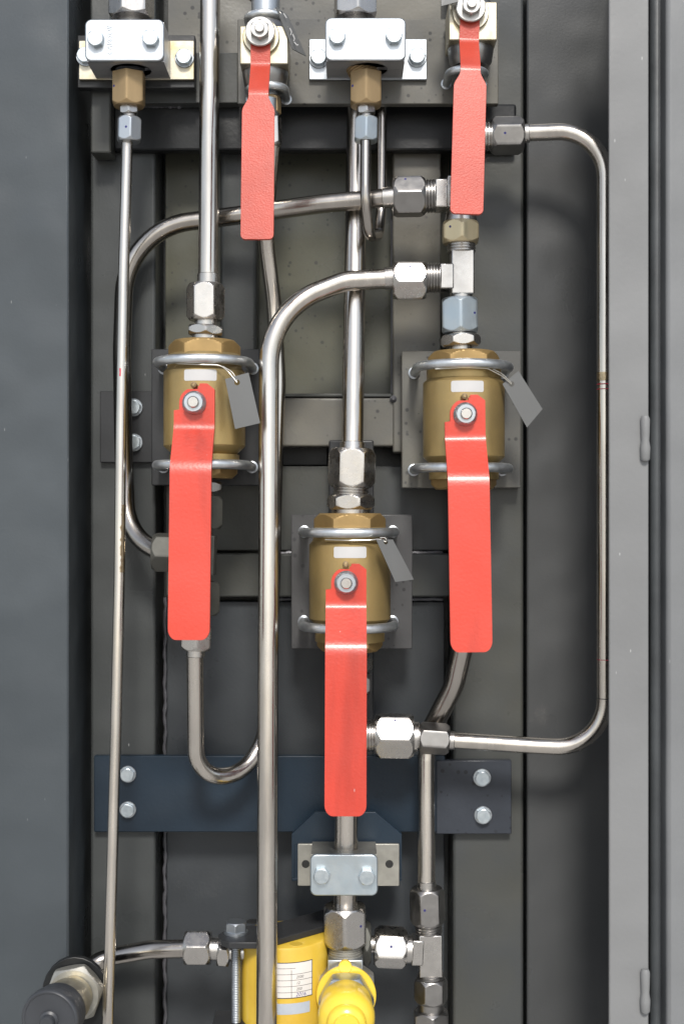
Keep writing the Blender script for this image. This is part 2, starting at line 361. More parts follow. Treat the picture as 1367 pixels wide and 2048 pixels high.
# plates behind the valves
PG='square steel plates behind the brass valves'
plate('mounting_plate',MB().pbox(303,519,698,971,8,20),M['strap'],'dark grey square plate behind the left brass valve','plate',PG,1.0)
plate('mounting_plate',MB().pbox(803,1041,702,976,.5,20),M['spotted'],'olive grey speckled square plate behind the right brass valve','plate',PG,1.0)
plate('mounting_plate',MB().pbox(582,824,1029,1298,3,20),M['plate'],'mid grey square plate behind the lower middle brass valve','plate',PG,1.0)
plate('mounting_plate',MB().pbox(475,996,38,208,34,44),M['spotted'],'wide speckled plate at the top carrying the small valves and a pipe clamp','plate',None,1.0)
plate('mounting_plate',MB().pbox(155,390,70,176,34,45),M['strap'],'dark backing plate under the upper left pipe clamp','plate',None,1.0)

# ------------------------------------------------------------------ large brass ball valves
def make_valve():
    root=empty('ball_valve',(0,0,0),'x','valve','brass ball valves with long red handles')
    up=V((0,0,1)); r=38.6
    b=MB(); zb,zt=-46,37
    lathe(b,V((0,0,zb)),V((0,0,zt)),[(0,30),(.02,30.5),(.10,r-.8),(.115,r),(.955,r),(.965,r-.7),(1,r-3.5)],72)
    obj('body',b,M['brass'],root,smooth=25)
    b=MB(); lathe(b,V((0,0,36)),V((0,0,50)),[(0,35.2),(.8,35.2),(1,33)],64); obj('collar',b,M['brass'],root)
    b=MB(); hexnut(b,V((0,0,42)),V((0,0,63)),60,.06,c0=False); obj('hex_end',b,M['brasshex'],root,smooth=12)
    b=MB(); lathe(b,V((0,0,-58)),V((0,0,-45)),[(0,33),(1,33)],64); obj('collar',b,M['brass'],root)
    b=MB(); hexnut(b,V((0,0,-67.5)),V((0,0,-52)),55,.06,c1=False); obj('hex_end',b,M['brasshex'],root,smooth=12)
    # sticker bent round the body
    s=MB(); rs=r+.18; hw,hh,cr=15.4,5.2,1.8; nx=20
    zs=[-hh+cr*(1-math.cos(PI/2*i/5)) for i in range(6)]+[hh-cr*(1-math.cos(PI/2*i/5)) for i in range(5,-1,-1)]
    F=[]
    for z in zs:
        e=max(0,abs(z)-(hh-cr)); x=hw-cr+math.sqrt(max(0,cr*cr-e*e))
        F.append([V((rs*math.sin((-x+2*x*i/nx)/rs),-rs*math.cos((-x+2*x*i/nx)/rs),27.0+z)) for i in range(nx+1)])
    o=len(s.v); s.v+=sum(F,[])
    for j in range(len(zs)-1):
        for i in range(nx): a=o+j*(nx+1)+i; s.f.append((a,a+1,a+nx+2,a+nx+1))
    st=obj('sticker',s,M['sticker'],root)
    # stem, stop pin
    b=MB(); cyl(b,V((0,-36,0)),V((0,-54,0)),8.5,32); cyl(b,V((0,-54,0)),V((0,-65.5,0)),5.3,32,.9); obj('stem',b,M['fitting'],root)
    b=MB(); lathe(b,V((-.6,-36,16.3)),V((-.6,-56,16.3)),[(0,2.6),(.86,2.9),(.95,2.4),(1,1.0)],20); obj('stop_pin',b,M['bronze'],root)
    # nut with flange
    b=MB(); lathe(b,V((0,-53.3,0)),V((0,-57.6,0)),[(0,10.9),(.35,10.9),(1,9.0)],48); hexnut(b,V((0,-57,0)),V((0,-62.5,0)),17.2,.35,c0=False); obj('flange_nut',b,M['zinc'],root,smooth=20)
    # handle
    pts=[(p.z,p.y) for p in path([V((0,53.2,17.5)),V((0,53.2,-21.5)),V((0,79.6,-58)),V((0,87,-209))],[13,26],8)]
    prof=[(0,*pts[0])]
    for i in range(1,len(pts)):
        prof.append((prof[-1][0]+math.hypot(pts[i][0]-pts[i-1][0],pts[i][1]-pts[i-1][1]),*pts[i]))
    S=prof[-1][0]; rows=[]
    def edges(s):
        z=17.5-s   # only used on the flat top
        if s<.01: return 5.0,11.5
        xr=18.3
        if s<5.2: xr=11.5+(18.3-11.5)*min(1,s/5.2)
        if s<2.5: xl=4.4
        elif s<5.0: xl=3.0
        elif s<17.5:
            zz=17.5-s; R=13.8; xl=-math.sqrt(max(0,R*R-zz*zz)) if zz<R else 0
            xl=min(xl,.5)
        elif s<23.6: xl=-13.8
        else: xl=-18.6
        return xl,xr
    ss=[0,1.2,2.4,2.6,3.8,4.9,5.1,6.2,7.5,9,10.5,12,14,16,18,20,22,23.5,24.2,27,30,33]+[p[0] for p in prof[1:-1]]+[65,75,100,130,160,190,205]
    for s in sorted(set(round(x,2) for x in ss)): 
        if s<S-11: rows.append((s,)+edges(s))
    for i in range(7):
        t=i/6; c=10.0
        s=S-c+c*math.sin(t*PI/2)*.999; ins=7.5*(1-math.cos(t*PI/2)); rows.append((s,-18.6+ins,18.3-ins))
    h=MB(); sheet(h,rows,prof,6.4,nx=4)
    ho=obj('handle',h,M['red'],root,2.9,smooth=50,segs=4)
    for ch in children(root):
        if ch.name.split('.')[0] in ('stem','stop_pin','flange_nut','handle'): ch.location.x=-.0036
    return root
proto=make_valve()
spots=[((-130.4),99.2,'brass ball valve with red handle on the dark plate, left of the tall front pipe'),
       (115.5,88.8,'brass ball valve with red handle on the speckled plate, right of the middle pipe'),
       (7.5,-64.2,'brass ball valve with red handle sitting lowest, under the middle pipe')]
AX=65.0
valves=[]
for i,(x,z,l) in enumerate(spots):
    v=proto if i==0 else copy_tree(proto)
    v.location=V((x*.001,-AX*.001,Z0+z*.001)); v['label']=l; valves.append(v)
for v,ry,zs in zip(valves,(.3,-.7,.2),(1.016,1.018,.979)):
    for ch in children(v):
        if ch.name.split('.')[0]=='handle': ch.rotation_euler=(0,math.radians(ry),0); ch.scale.z=zs
# U-bolts
def ubolt(x,z,label,group,r=43.5,rt=4.5,dp=20,ax=AX,tilt=0,ring=True):
    pts=[V((x-r,-dp,z)),V((x-r,-ax+4,z))]
    for i in range(1,24):
        t=PI*i/24; pts.append(V((x-r*math.cos(t),-ax-r*math.sin(t)*.96,z)))
    pts+=[V((x+r,-ax+4,z)),V((x+r,-dp,z))]
    m=MB(); tube(m,pts,rt,22); o=obj('u_bolt',m,M['ubolt']); tag(o,label,'u-bolt',group)
    if ring:
        w=MB()
        for s in (-1,1):
            w=MB(); p=V((x+s*r,-dp,z)); lathe(w,p+V((0,-.2,0)),p+V((0,-1.3,0)),[(0,rt+1.5),(.7,rt+1.5),(1,rt+1.0)],28); obj('washer',w,M['zinc'],o)
    return o
UG='zinc u-bolts round the brass valves'
for (x,z,l),(zu,zl),(nm) in zip(spots,((42,-55),(48,-47.5),(45,-43.5)),('left','right','lower middle')):
    ubolt(x-1,z+zu,f'zinc u-bolt round the top collar of the {nm} brass valve',UG)
    ubolt(x-1.5,z+zl,f'zinc u-bolt round the bottom collar of the {nm} brass valve, behind its handle',UG)

# ------------------------------------------------------------------ fittings
def PX(l,d): return l*kk(d)
def nut(p0,p1,d,af_px,rot,label,m='fitting',d1=None,dot=None,group=None,c0=True,c1=True,name='union_nut',cat='nut'):
    d1=d if d1 is None else d1
    a=Q(*p0,d); b=Q(*p1,d1); mb=MB(); af=PX(af_px,d); hexnut(mb,a,b,af,math.radians(rot),c0,c1,1.5)
    o=obj(name,mb,M[m],smooth=12); tag(o,label,cat,group)
    if dot:
        ax,u,w=frame(b-a); best=None
        fx,fy=dot      # offset px from the nut's middle, seen from the front
        c=(a+b)/2; off=V((fx*kk(d),0,-fy*kk(d)))
        along=off.dot(ax); 
        # facet whose normal is closest to the asked side
        for i in range(6):
            th=math.radians(rot)+i*PI/3; n=u*math.cos(th)+w*math.sin(th); 
            t=(off-ax*along); sc=n.dot(V((0,-1,0)))*1.0+ (0.02*n.dot(t))
            if n.y<-.3 and (best is None or sc>best[0]): best=(sc,n)
        n=best[1]; q=c+ax*along+n*(af/2); 
        # slide inside the facet plane
        side=n.cross(ax); q+=side*max(-af*.22,min(af*.22,off.dot(side)))
        dm=MB(); cyl(dm,q-n*.1,q+n*.08,1.15,14); obj('ink_mark',dm,M['ink'],o)
    return o
def chain(name,label,cat,items,m,group=None):
    """one adapter thing built from several coaxial pieces (name, kind, p0, p1, d, size, rot, mat)"""
    root=None
    for it in items:
        nm,kd,p0,p1,d,sz,rot,mm=it
        d0,d1=d if isinstance(d,tuple) else (d,d)
        a=Q(*p0,d0); b=Q(*p1,d1); r=PX(sz,d0)/2; mb=MB()
        if kd=='hex': hexnut(mb,a,b,PX(sz,d0),math.radians(rot)); sm=12
        elif kd=='cyl': cyl(mb,a,b,r,40,.5); sm=35
        elif kd=='thr': thread(mb,a,b,r); sm=25
        elif kd=='cone': lathe(mb,a,b,[(0,r),(1,PX(rot,d1)/2)],40); sm=35
        elif kd=='block':
            ax,u,w=frame(b-a); h=r
            vs=[a+u*h+w*h,a-u*h+w*h,a-u*h-w*h,a+u*h-w*h,b+u*h+w*h,b-u*h+w*h,b-u*h-w*h,b+u*h-w*h]
            mb.add(vs,[(3,2,1,0),(4,5,6,7),(0,1,5,4),(1,2,6,5),(2,3,7,6),(3,0,4,7)]); sm=35
        if root is None:
            root=empty(name,Q(*p0,d0),label,cat,group)
        obj(nm,mb,M[mm or m],root,1.2 if kd=='block' else 0,smooth=sm)
    return root
# above the left valve
NG='union nuts on the piping'; AG='hex adapters on the piping'
nut((411,568),(411,641),AX,67,0,'bright steel union nut where the tall left pipe meets the left valve','fitting',group=NG)
chain('adapter','flat hex adapter screwed into the top of the left brass valve','adapter',[
 ('spigot','cyl',(412,637),(411,657),AX,44,0,'fitting'),('hex','hex',(411,652),(410,671),AX,67,22,'fitting'),('neck','cyl',(410,670),(410,684),AX,52,0,'fitting')],'fitting',AG)
# above the lower middle valve
nut((704,897),(702,975),AX,83,0,'big bright union nut where the middle pipe meets the lowest valve','fitting',group=NG)
chain('adapter','threaded hex adapter screwed into the top of the lowest brass valve','adapter',[
 ('thread','thr',(702,968),(701,991),AX,72,0,'fitting'),('hex','hex',(701,989),(701,1019),AX,84,8,'fitting'),('neck','cyl',(701,1018),(701,1036),AX,78,0,'fitting')],'fitting',AG)
# above the right valve: column of fittings
nut((918,597),(919,666),AX,70,32,'blue tinted zinc union nut between the tee and the right valve','zincblue',group=NG,dot=(14,-2))
chain('adapter','flat hex adapter screwed into the top of the right brass valve','adapter',[
 ('spigot','cyl',(919,664),(920,674),AX,40,0,'fitting'),('hex','hex',(920,670),(921,693),AX,72,-4,'fitting'),('neck','cyl',(921,692),(921,706),AX,46,0,'fitting')],'fitting',AG)
tee=chain('tee_fitting','pale steel tee above the right brass valve with its branch to the left','tee',[
 ('body','block',(923,503),(923,591),AX,45,0,'fitting'),('branch','block',(905,556),(878,556),AX,50,0,'fitting'),
 ('thread','thr',(922,483),(922,506),AX,58,0,'fitting'),('thread','thr',(880,556),(846,556),AX,60,0,'darkfit'),('thread','cyl',(922,588),(921,602),AX,44,0,'fitting')],'fitting')
nut((851,561),(785,561),AX,73,17,'pale steel union nut left of the tee, on the long curved front pipe','fitting',group=NG,dot=(0,-12))
nut((920,444),(920,488),AX,70,30,'brassy union nut between the elbow and the tee','brassnut',group=NG,dot=(-7,-7))
chain('elbow_fitting','steel elbow half hidden behind the right small red handle','elbow',[
 ('body','block',(921,358),(921,420),AX,58,0,'fitting'),('body','block',(892,392),(868,392),AX,56,0,'fitting'),
 ('cone','cone',(921,418),(921,446),AX,56,66,'fitting'),('thread','thr',(870,392),(846,393),AX,66,0,'darkfit')],'fitting')
nut((849,393),(785,394),AX,74,30,'grey steel union nut left of the elbow, on the pipe looping to the left','darkfit',group=NG,dot=(-8,-14))
# right loop, upper end
nut((981,272),(1045,271),AX,66,12,'dark steel union nut at the upper end of the right loop pipe','darkfit',group=NG,dot=(-8,-3))
chain('tee_fitting','dark tee behind the right small red handle, feeding the right loop pipe','tee',[
 ('body','block',(938,230),(938,330),AX,44,0,'darkfit'),('body','cyl',(950,273),(968,273),AX,54,0,'fitting'),('thread','thr',(966,273),(984,273),AX,56,0,'fitting'),('body','cyl',(938,180),(938,235),AX,34,0,'darkfit'),('body','cyl',(936,328),(925,362),AX,34,0,'darkfit')],'darkfit')
# right loop, lower end
chain('reducer','stepped reducer with threads beside the lowest red handle','reducer',[
 ('thread','thr',(726,1471),(757,1471),AX,66,0,'fitting'),('collar','cyl',(824,1473),(835,1474),AX,60,0,'fitting'),('neck','cyl',(834,1474),(842,1475),AX,50,0,'fitting')],'fitting')
nut((749,1471),(826,1472),AX,83,-30,'large steel union nut right of the lowest red handle','fitting',group=NG,dot=(0,-19))
nut((837,1475),(897,1479),AX,56,-7,'small steel union nut at the lower end of the right loop pipe','darkfit',group=NG)
chain('tee_fitting','steel tee hidden behind the lowest red handle','tee',[
 ('body','block',(704,1420),(704,1530),AX,48,0,'darkfit'),('branch','cyl',(715,1471),(732,1471),AX,56,0,'fitting'),('hex','hex',(707,1312),(707,1342),AX,66,5,'fitting'),('neck','cyl',(707,1296),(707,1314),AX,44,0,'darkfit'),('spigot','cyl',(707,1340),(706,1350),AX,44,0,'darkfit'),('spigot','cyl',(706,1384),(704,1424),AX,44,0,'darkfit'),('spigot','cyl',(704,1528),(700,1600),AX,44,0,'darkfit')],'fitting')
nut((706,1347),(706,1388),AX,70,-25,'union nut peeping out beside the lowest red handle','darkfit',group=NG)
# below the left valve
chain('adapter','small hex adapter under the left brass valve','adapter',[
 ('neck','cyl',(408,955),(408,966),70,40,0,'darkfit'),('hex','hex',(408,964),(408,985),70,70,25,'darkfit'),('neck','cyl',(408,984),(407,996),70,38,0,'darkfit')],'darkfit',AG)
nut((407,992),(406,1058),72,70,12,'dull green grey union nut under the left valve, edging past its red handle','dullfit',group=NG,dot=(20,22))
chain('tee_fitting','dull grey tee behind the left red handle','tee',[
 ('body','block',(402,1070),(400,1150),75,60,0,'dullfit'),('branch','cyl',(385,1106),(355,1106),75,50,0,'dullfit'),('spigot','cyl',(404,1056),(402,1072),74,44,0,'darkfit'),('spigot','cyl',(401,1148),(400,1166),77,44,0,'darkfit')],'dullfit')
nut((400,1163),(399,1230),78,72,10,'dull green grey union nut low behind the left red handle','dullfit',group=NG)
chain('adapter','short neck between the nuts behind the left red handle','adapter',[('neck','cyl',(399,1228),(395,1258),80,46,0,'darkfit')],'darkfit',AG)
nut((394,1250),(391.5,1300),82,58,24,'pale steel union nut just below the end of the left red handle','fitting',group=NG)
nut((366,1106),(306,1104),72,72,20,'dark grey union nut where the left loop pipe goes behind the left red handle','dullfit',group=NG)
# bottom middle
nut((689,1811),(690,1888),AX,83,30,'steel union nut with a violet facet under the lower pipe clamp','fitting',group=NG,dot=(14,-6))
chain('adapter','zinc threaded block under the violet nut, behind the yellow dust cap','adapter',[
 ('thread','thr',(690,1884),(690,1910),AX,68,0,'zincdull'),('body','block',(690,1908),(690,1985),AX,70,0,'zinc'),('branch','hex',(724,1886),(741,1886),AX-18,78,-28,'dullfit'),('spigot','cyl',(740,1888),(752,1889),AX-18,34,0,'fitting')],'zinc')
# right lower column
XR=50
nut((853,1776),(855,1847),XR,62,-5,'dark steel union nut at the foot of the lower right pipe','darkfit',group=NG,dot=(-10,0))
chain('tee_fitting','pale steel tee at the bottom with its branch to the left','tee',[
 ('thread','thr',(856,1845),(857,1866),XR,54,0,'darkfit'),('body','block',(859,1864),(860,1948),XR,46,0,'fitting'),('branch','block',(845,1899),(822,1898),XR,50,0,'fitting'),('collar','cyl',(824,1898),(808,1898),XR,56,0,'fitting'),('thread','thr',(860,1946),(861,1962),XR,54,0,'darkfit')],'fitting')
nut((812,1896),(748,1893),XR,72,17,'bright union nut left of the bottom tee','fitting',group=NG,dot=(0,-2))
nut((861,1956),(861,2004),XR,60,-7,'dark steel union nut under the bottom tee','darkfit',group=NG)
chain('adapter','dark collar and hex at the bottom edge below the bottom tee','adapter',[
 ('collar','cyl',(861,2000),(861,2026),XR,52,0,'darkfit'),('hex','hex',(861,2020),(861,2068),XR,66,28,'darkfit')],'darkfit')
# bottom left
nut((422,1896),(369,1896),60,64,-10,'pale steel union nut on the tube at the bottom left','fitting',group=NG)
chain('adapter','short adapter between the bottom left nut and the yellow cylinder','adapter',[
 ('spigot','cyl',(418,1897),(440,1898),60,44,0,'fitting'),('hex','hex',(436,1900),(460,1902),66,60,10,'fitting'),('spigot','cyl',(458,1902),(500,1903),66,40,0,'fitting')],'fitting')

# ------------------------------------------------------------------ pipes
def pipe(label,pts,rads,w_px,dmid,m='steel',ends=(),marks=(),group='bent steel pipes'):
    P=[Q(*p) for p in pts]; pp=path(P,[PX(r,pts[i+1][2]) for i,r in enumerate(rads)])
    r=PX(w_px,dmid)/2; mb=MB(); tube(mb,pp,r); o=obj('pipe',mb,M[m]); tag(o,label,'pipe',group)
    for a,b,f in ends:
        s=MB(); cyl(s,Q(*a),Q(*b),r*f,36,.5); obj('sleeve',s,M['fitting'],o)
    for a,b,mm,f in marks:
        s=MB(); cyl(s,Q(*a),Q(*b),r*f,36); obj('pen_mark',s,M[mm],o)
    return o
pipe('thin steel tube running down the far left from the upper left clamp',
 [(255,270,72),(247,560,76),(242,850,82),(239,1150,90),(231,1500,100),(214,2110,118)],[600,600,600,800],22,85,'steel')
tallp=pipe('thick straight steel pipe coming from the top edge down to the left brass valve',[(421,-120,64),(416,600,65)],[],40,65,'steel',ends=[((417,548,65),(416.5,572,65),1.13)])
# E : long front pipe
pipe('long thick front pipe bending from the tee straight down to the bottom edge',
 [(800,556,65),(690,562,69),(538,620,80),(537,1000,92),(533,2110,128)],[100,165,400],40.5,80,'steel',ends=[((767,557,65.5),(790,556.5,65),1.1)])
# C/D : loop at left
pipe('dark steel pipe looping from the elbow round the far left to behind the left handle',
 [(800,393,64),(640,408,52),(430,437,33),(252,458,27),(244,700,25),(247,900,27),(255,1092,48),(330,1104,70)],[400,400,150,500,500,120],37,45,'steel2',ends=[((766,396,62),(790,394,64),1.1)])
# F : from small valve down, then U bend
pipe('slim pipe from the left small valve passing behind the front pipe into a U-bend',
 [(545,270,66),(530,470,30),(548,610,16),(556,760,16),(551,900,20),(540,1300,28),(530,1476,34),(480,1560,52),(392,1545,74),(390,1300,82)],[300,300,300,600,400,90,85,62],33,45,'steel',ends=[((391.5,1296,82),(391,1314,82),1.12)])
# G middle pipe
pipe('thick middle pipe running down behind the loops to the lowest valve',
 [(716,130,18),(711,400,33),(704,920,65)],[0],43,45,'steel',ends=[((704.6,886,63),(704.2,908,64.5),1.14)],marks=[])
# H thin loop
pipe('thin tube making a narrow U loop under the upper right pipe clamp',
 [(731,262,76),(730,400,84),(738,474,72),(757,470,40),(762,420,29),(763,120,22)],[120,26,24,60],21,70,'steel2')
# I right loop
pipe('slim pipe looping down the right side along the light flange',
 [(1030,267,62),(1209,260,78),(1209,1497,80),(1080,1492,70),(880,1479,64)],[96,96,400],33,76,'steel',
 ends=[((1040,267.5,63),(1058,266.5,64),1.14),((892,1480,64.3),(908,1481,64.8),1.14)],
 marks=[((1209,745,80),(1209,762,80),'rust',1.008),((1209,768,80),(1209,769.6,80),'inkred',1.006),((1209,778,80),(1209,779.2,80),'inkred',1.006),((1209,1318,80),(1209,1319.2,80),'inkred',1.006),((1209,1395.5,80),(1209,1397,80),'inkblk',1.006)])
# J lower right
pipe('dark steel pipe curving out below the right red handle',[(924,1180,62),(924,1300,62),(908,1370,56),(860,1462,40)],[60,120],41,55,'steel2')
pipe('straight slim pipe rising behind the small nut at the lower right',[(856,1450,36),(852,1520,40),(852,1790,50)],[60],35,45,'steel',ends=[((852,1762,49.5),(852.5,1782,50),1.1)])
# K bottom left
pipe('short tube curving from the bottom left nut to the black capped coupling',[(372,1897,60),(300,1899,52),(195,1918,40),(140,1975,75)],[200,60],36,52,'steel2')
# centre bottom short pipe through the clamp
pipe('straight pipe passing down through the lower pipe clamp',[(693,1560,62),(690,1820,62)],[],48,62,'steel')
# film of brown grime on the thin left tube
# ------------------------------------------------------------------ pipe clamps
def clamp(label,x0,x1,y0,y1,dc,db,base,basem,coverm,blockm,bolts,bbolts,hole,group='zinc pipe clamps with bolted covers',bh=None):
    """x0..y1 cover front rectangle (px) at height dc; base rectangle at db"""
    a=Q(x0,y1,dc); b=Q(x1,y0,dc); root=empty('pipe_clamp',((a.x+b.x)/2,-db,a.z),label,'clamp',group)
    m=MB(); m.prism(rrect(a.x,b.x,a.z,b.z,6.0),dc-5,dc); obj('cover_plate',m,M[coverm],root,1.2,smooth=40)
    # two half blocks, with a bore along the pipe
    e=.8; zc=(a.z+b.z)/2; dm=(dc-5+db)/2+1.5 if hole is None else hole[1]
    for d0,d1,side in ((db+.5,dm-.25,-1),(dm+.25,dc-5.3,1)):
        hb=MB()
        if hole:
            hx=hole[0]; r=hole[2]; n=14
            # profile in (x,d), extruded along z, with a half-round groove
            out=[]
            if side<0:
                out=[(a.x+e,d0),(b.x-e,d0),(b.x-e,d1)]
                out+=[(hx+r*math.cos(PI*i/n), d1-r*math.sin(PI*i/n)) for i in range(n+1)]
                out+=[(a.x+e,d1)]
            else:
                out=[(a.x+e,d1),(a.x+e,d0)]
                out+=[(hx-r*math.cos(PI*i/n), d0+r*math.sin(PI*i/n)) for i in range(n+1)]
                out+=[(b.x-e,d0),(b.x-e,d1)]
            N=len(out); z0,z1=a.z+1,b.z-1
            vs=[(x,-d,z0) for x,d in out]+[(x,-d,z1) for x,d in out]
            # end faces as a triangulated polygon through bmesh
            bm=bmesh.new(); bv=[bm.verts.new(v) for v in vs]
            f0=bm.faces.new(bv[:N][::-1]); f1=bm.faces.new(bv[N:])
            for i in range(N): bm.faces.new((bv[i],bv[(i+1)%N],bv[(i+1)%N+N],bv[i+N]))
            bmesh.ops.triangulate(bm,faces=[f0,f1]); bm.verts.index_update()
            hb.add([v.co for v in bm.verts],[tuple(v.index for v in f.verts) for f in bm.faces]); bm.free()
            obj('half_block',hb,M[blockm],root,0,smooth=30)
        else:
            hb.box(a.x+e,b.x-e,a.z+1,b.z-1,d0,d1); obj('half_block',hb,M[blockm],root,2.0)
    for bx,by,rt in bolts: bolt(bx,by,dc,16.5,None,rt,parent=root,washer=False,h=6)
    pa=Q(base[0],base[3],db); pb=Q(base[1],base[2],db)
    m=MB(); m.prism(rrect(pa.x,pb.x,pa.z,pb.z,1.0,2),db-4,db); bp=obj('base_plate',m,M[basem],root,.5)
    for bx,by,rt in bbolts: bolt(bx,by,db,16,None,rt,parent=root,washer=True,h=6)
    return root
cl1=clamp('zinc pipe clamp at the upper left with stamped lettering on its cover',170,328,38,122,101,49.5,(158,388,81,159),'yzinc','zinc','alu',
 [(193,80,.3),(302,79,0)],[(369,117,0),(172,114,.2)],(-199,72,19))
cl2=clamp('zinc pipe clamp with a plain cover at the top between the two small valves',650,811,35,121,101,49,(618,853,78,159),'zinc','zinc','alu',
 [(674,76,.1),(787,74,.05)],[(637,118,.1),(833,116,0)],(24,73,19))
cl3=clamp('blue tinted zinc pipe clamp low in the middle under the lowest red handle',620,755,1709,1792,88,36,(595,798,1688,1772),'zincdull','zincblue','zincdull',
 [(643,1750,.15),(733,1752,0)],[],(3.5,62,10.9))
for hx in (611,778):
    p=Q(hx,1728,36); h=MB(); cyl(h,p+V((0,.5,0)),p+V((0,-.15,0)),3.9,24); obj('bolt_hole',h,M['hole'],cl3)
# stamped lettering
def textmesh(s,size,italic=False):
    cu=bpy.data.curves.new('t','FONT'); cu.body=s; cu.size=size; cu.shear=.25 if italic else 0; cu.align_x='LEFT'; cu.resolution_u=2
    o=bpy.data.objects.new('t',cu); C.objects.link(o); bpy.context.view_layer.update()
    me=o.evaluated_get(bpy.context.evaluated_depsgraph_get()).to_mesh()
    vs=[v.co.copy() for v in me.vertices]; fs=[tuple(p.vertices) for p in me.polygons]
    o.evaluated_get(bpy.context.evaluated_depsgraph_get()).to_mesh_clear()
    bpy.data.objects.remove(o); bpy.data.curves.remove(cu); return vs,fs
vs,fs=textmesh('CAV6SOII',7.0,True)
L_=max(v.x for v in vs); p=Q(224,110,101); sc=27.0/L_
m=MB(); m.add([(p.x-v.y*.95,p.y-.5,p.z+v.x*sc) for v in vs],fs)
m.add([(p.x-v.y*.95,p.y+.1,p.z+v.x*sc) for v in vs],fs)
# side walls of the raised letters
bm=bmesh.new(); half=len(vs)
bv=[bm.verts.new(v) for v in m.v]; 
for f in m.f: bm.faces.new([bv[i] for i in f])
for e in [e for e in bm.edges if e.is_boundary and all(v in set(bv[:half]) for v in e.verts)]:
    i,j=bv.index(e.verts[0]),bv.index(e.verts[1])
    try: bm.faces.new((bv[i],bv[j],bv[j+half],bv[i+half]))
    except ValueError: pass
bm.verts.index_update(); m2=MB(); m2.add([v.co for v in bm.verts],[tuple(v.index for v in f.verts) for f in bm.faces]); bm.free()
obj('stamped_lettering',m2,M['zinc'],cl1,smooth=20)
vs,fs=textmesh('GA11 35x2',3.2,True)
L_=max(v.x for v in vs); p=Q(234,105,101); m=MB(); m.add([(p.x-v.y,p.y-.12,p.z+v.x*22/L_) for v in vs],fs); obj('stamped_lettering',m,M['alu'],cl1,smooth=0)
# fittings through the clamps
def clampfit(xc,xb,y,tilt,lbl,lbl2,lbl3,rot,nutm,dotx):
    chain('bulkhead_fitting',lbl,'fitting',[
     ('hex','hex',(xc,-40),(xc,37),78,80,rot,'fitting'),('shank','cyl',(xc,30),(xc,118),73,54,0,'darkfit'),('thread','thr',(xc,114),(xb,156),73,58,0,'bronze' if rot<40 else 'rubber')],'fitting')
    nut((xb,148),(xb,214),73,61,30,lbl2,'bronze',dot=(-15,-3),c0=False,group=NG)
    chain('adapter',lbl3[0],'adapter',[('hex','hex',(xb,212),(xb+1,229),73,34,25,'fitting'),('neck','cyl',(xb+1,228),(xb+1,240),73,26,0,'darkfit')],'fitting',AG)
    nut((xb+1,236),(xb,284),73,45,dotx[1],lbl3[1],nutm,dot=dotx[0],group=NG)
clampfit(263,258,0,0,'grey hex fitting held in the upper left pipe clamp','brownish bronze nut hanging under the upper left pipe clamp',
 ('small steel neck below the bronze nut on the left','small pale zinc nut above the thin left tube'),45,'zinc',((3,0),14))
clampfit(710,731,0,0,'grey hex fitting held in the upper right pipe clamp','brownish bronze nut hanging under the upper right pipe clamp',
 ('small steel neck below the bronze nut over the thin U loop','small blue grey zinc nut above the thin U loop'),22,'zincblue',(None,30))
# bracket of the lower clamp
b=MB(); P=[(630,1624),(750,1624),(803,1668),(803,1756),(797,1756),(797,1690),(589,1690),(589,1756),(583,1756),(583,1668)]
m=MB(); poly=[Q(x,y,31) for x,y in P][::-1]
bm=bmesh.new(); fv=[bm.verts.new(v) for v in poly]; f=bm.faces.new(fv); r=bmesh.ops.extrude_face_region(bm,geom=[f]); 
bmesh.ops.translate(bm,verts=[v for v in r['geom'] if isinstance(v,bmesh.types.BMVert)],vec=(0,6,0)); bmesh.ops.triangulate(bm,faces=[x for x in bm.faces if len(x.verts)>4]); bm.verts.index_update()
m.add([v.co for v in bm.verts],[tuple(v.index for v in f.verts) for f in bm.faces]); bm.free()
m.pbox(640,744,1640,1700,0,25); m.pbox(583,803,1756,1762,2,31)
m.pbox(583,803,1690,1757,26,30.5)
tag(obj('clamp_bracket',m,M['blue'],None,.5),'dark blue angled bracket carrying the lower pipe clamp','bracket')

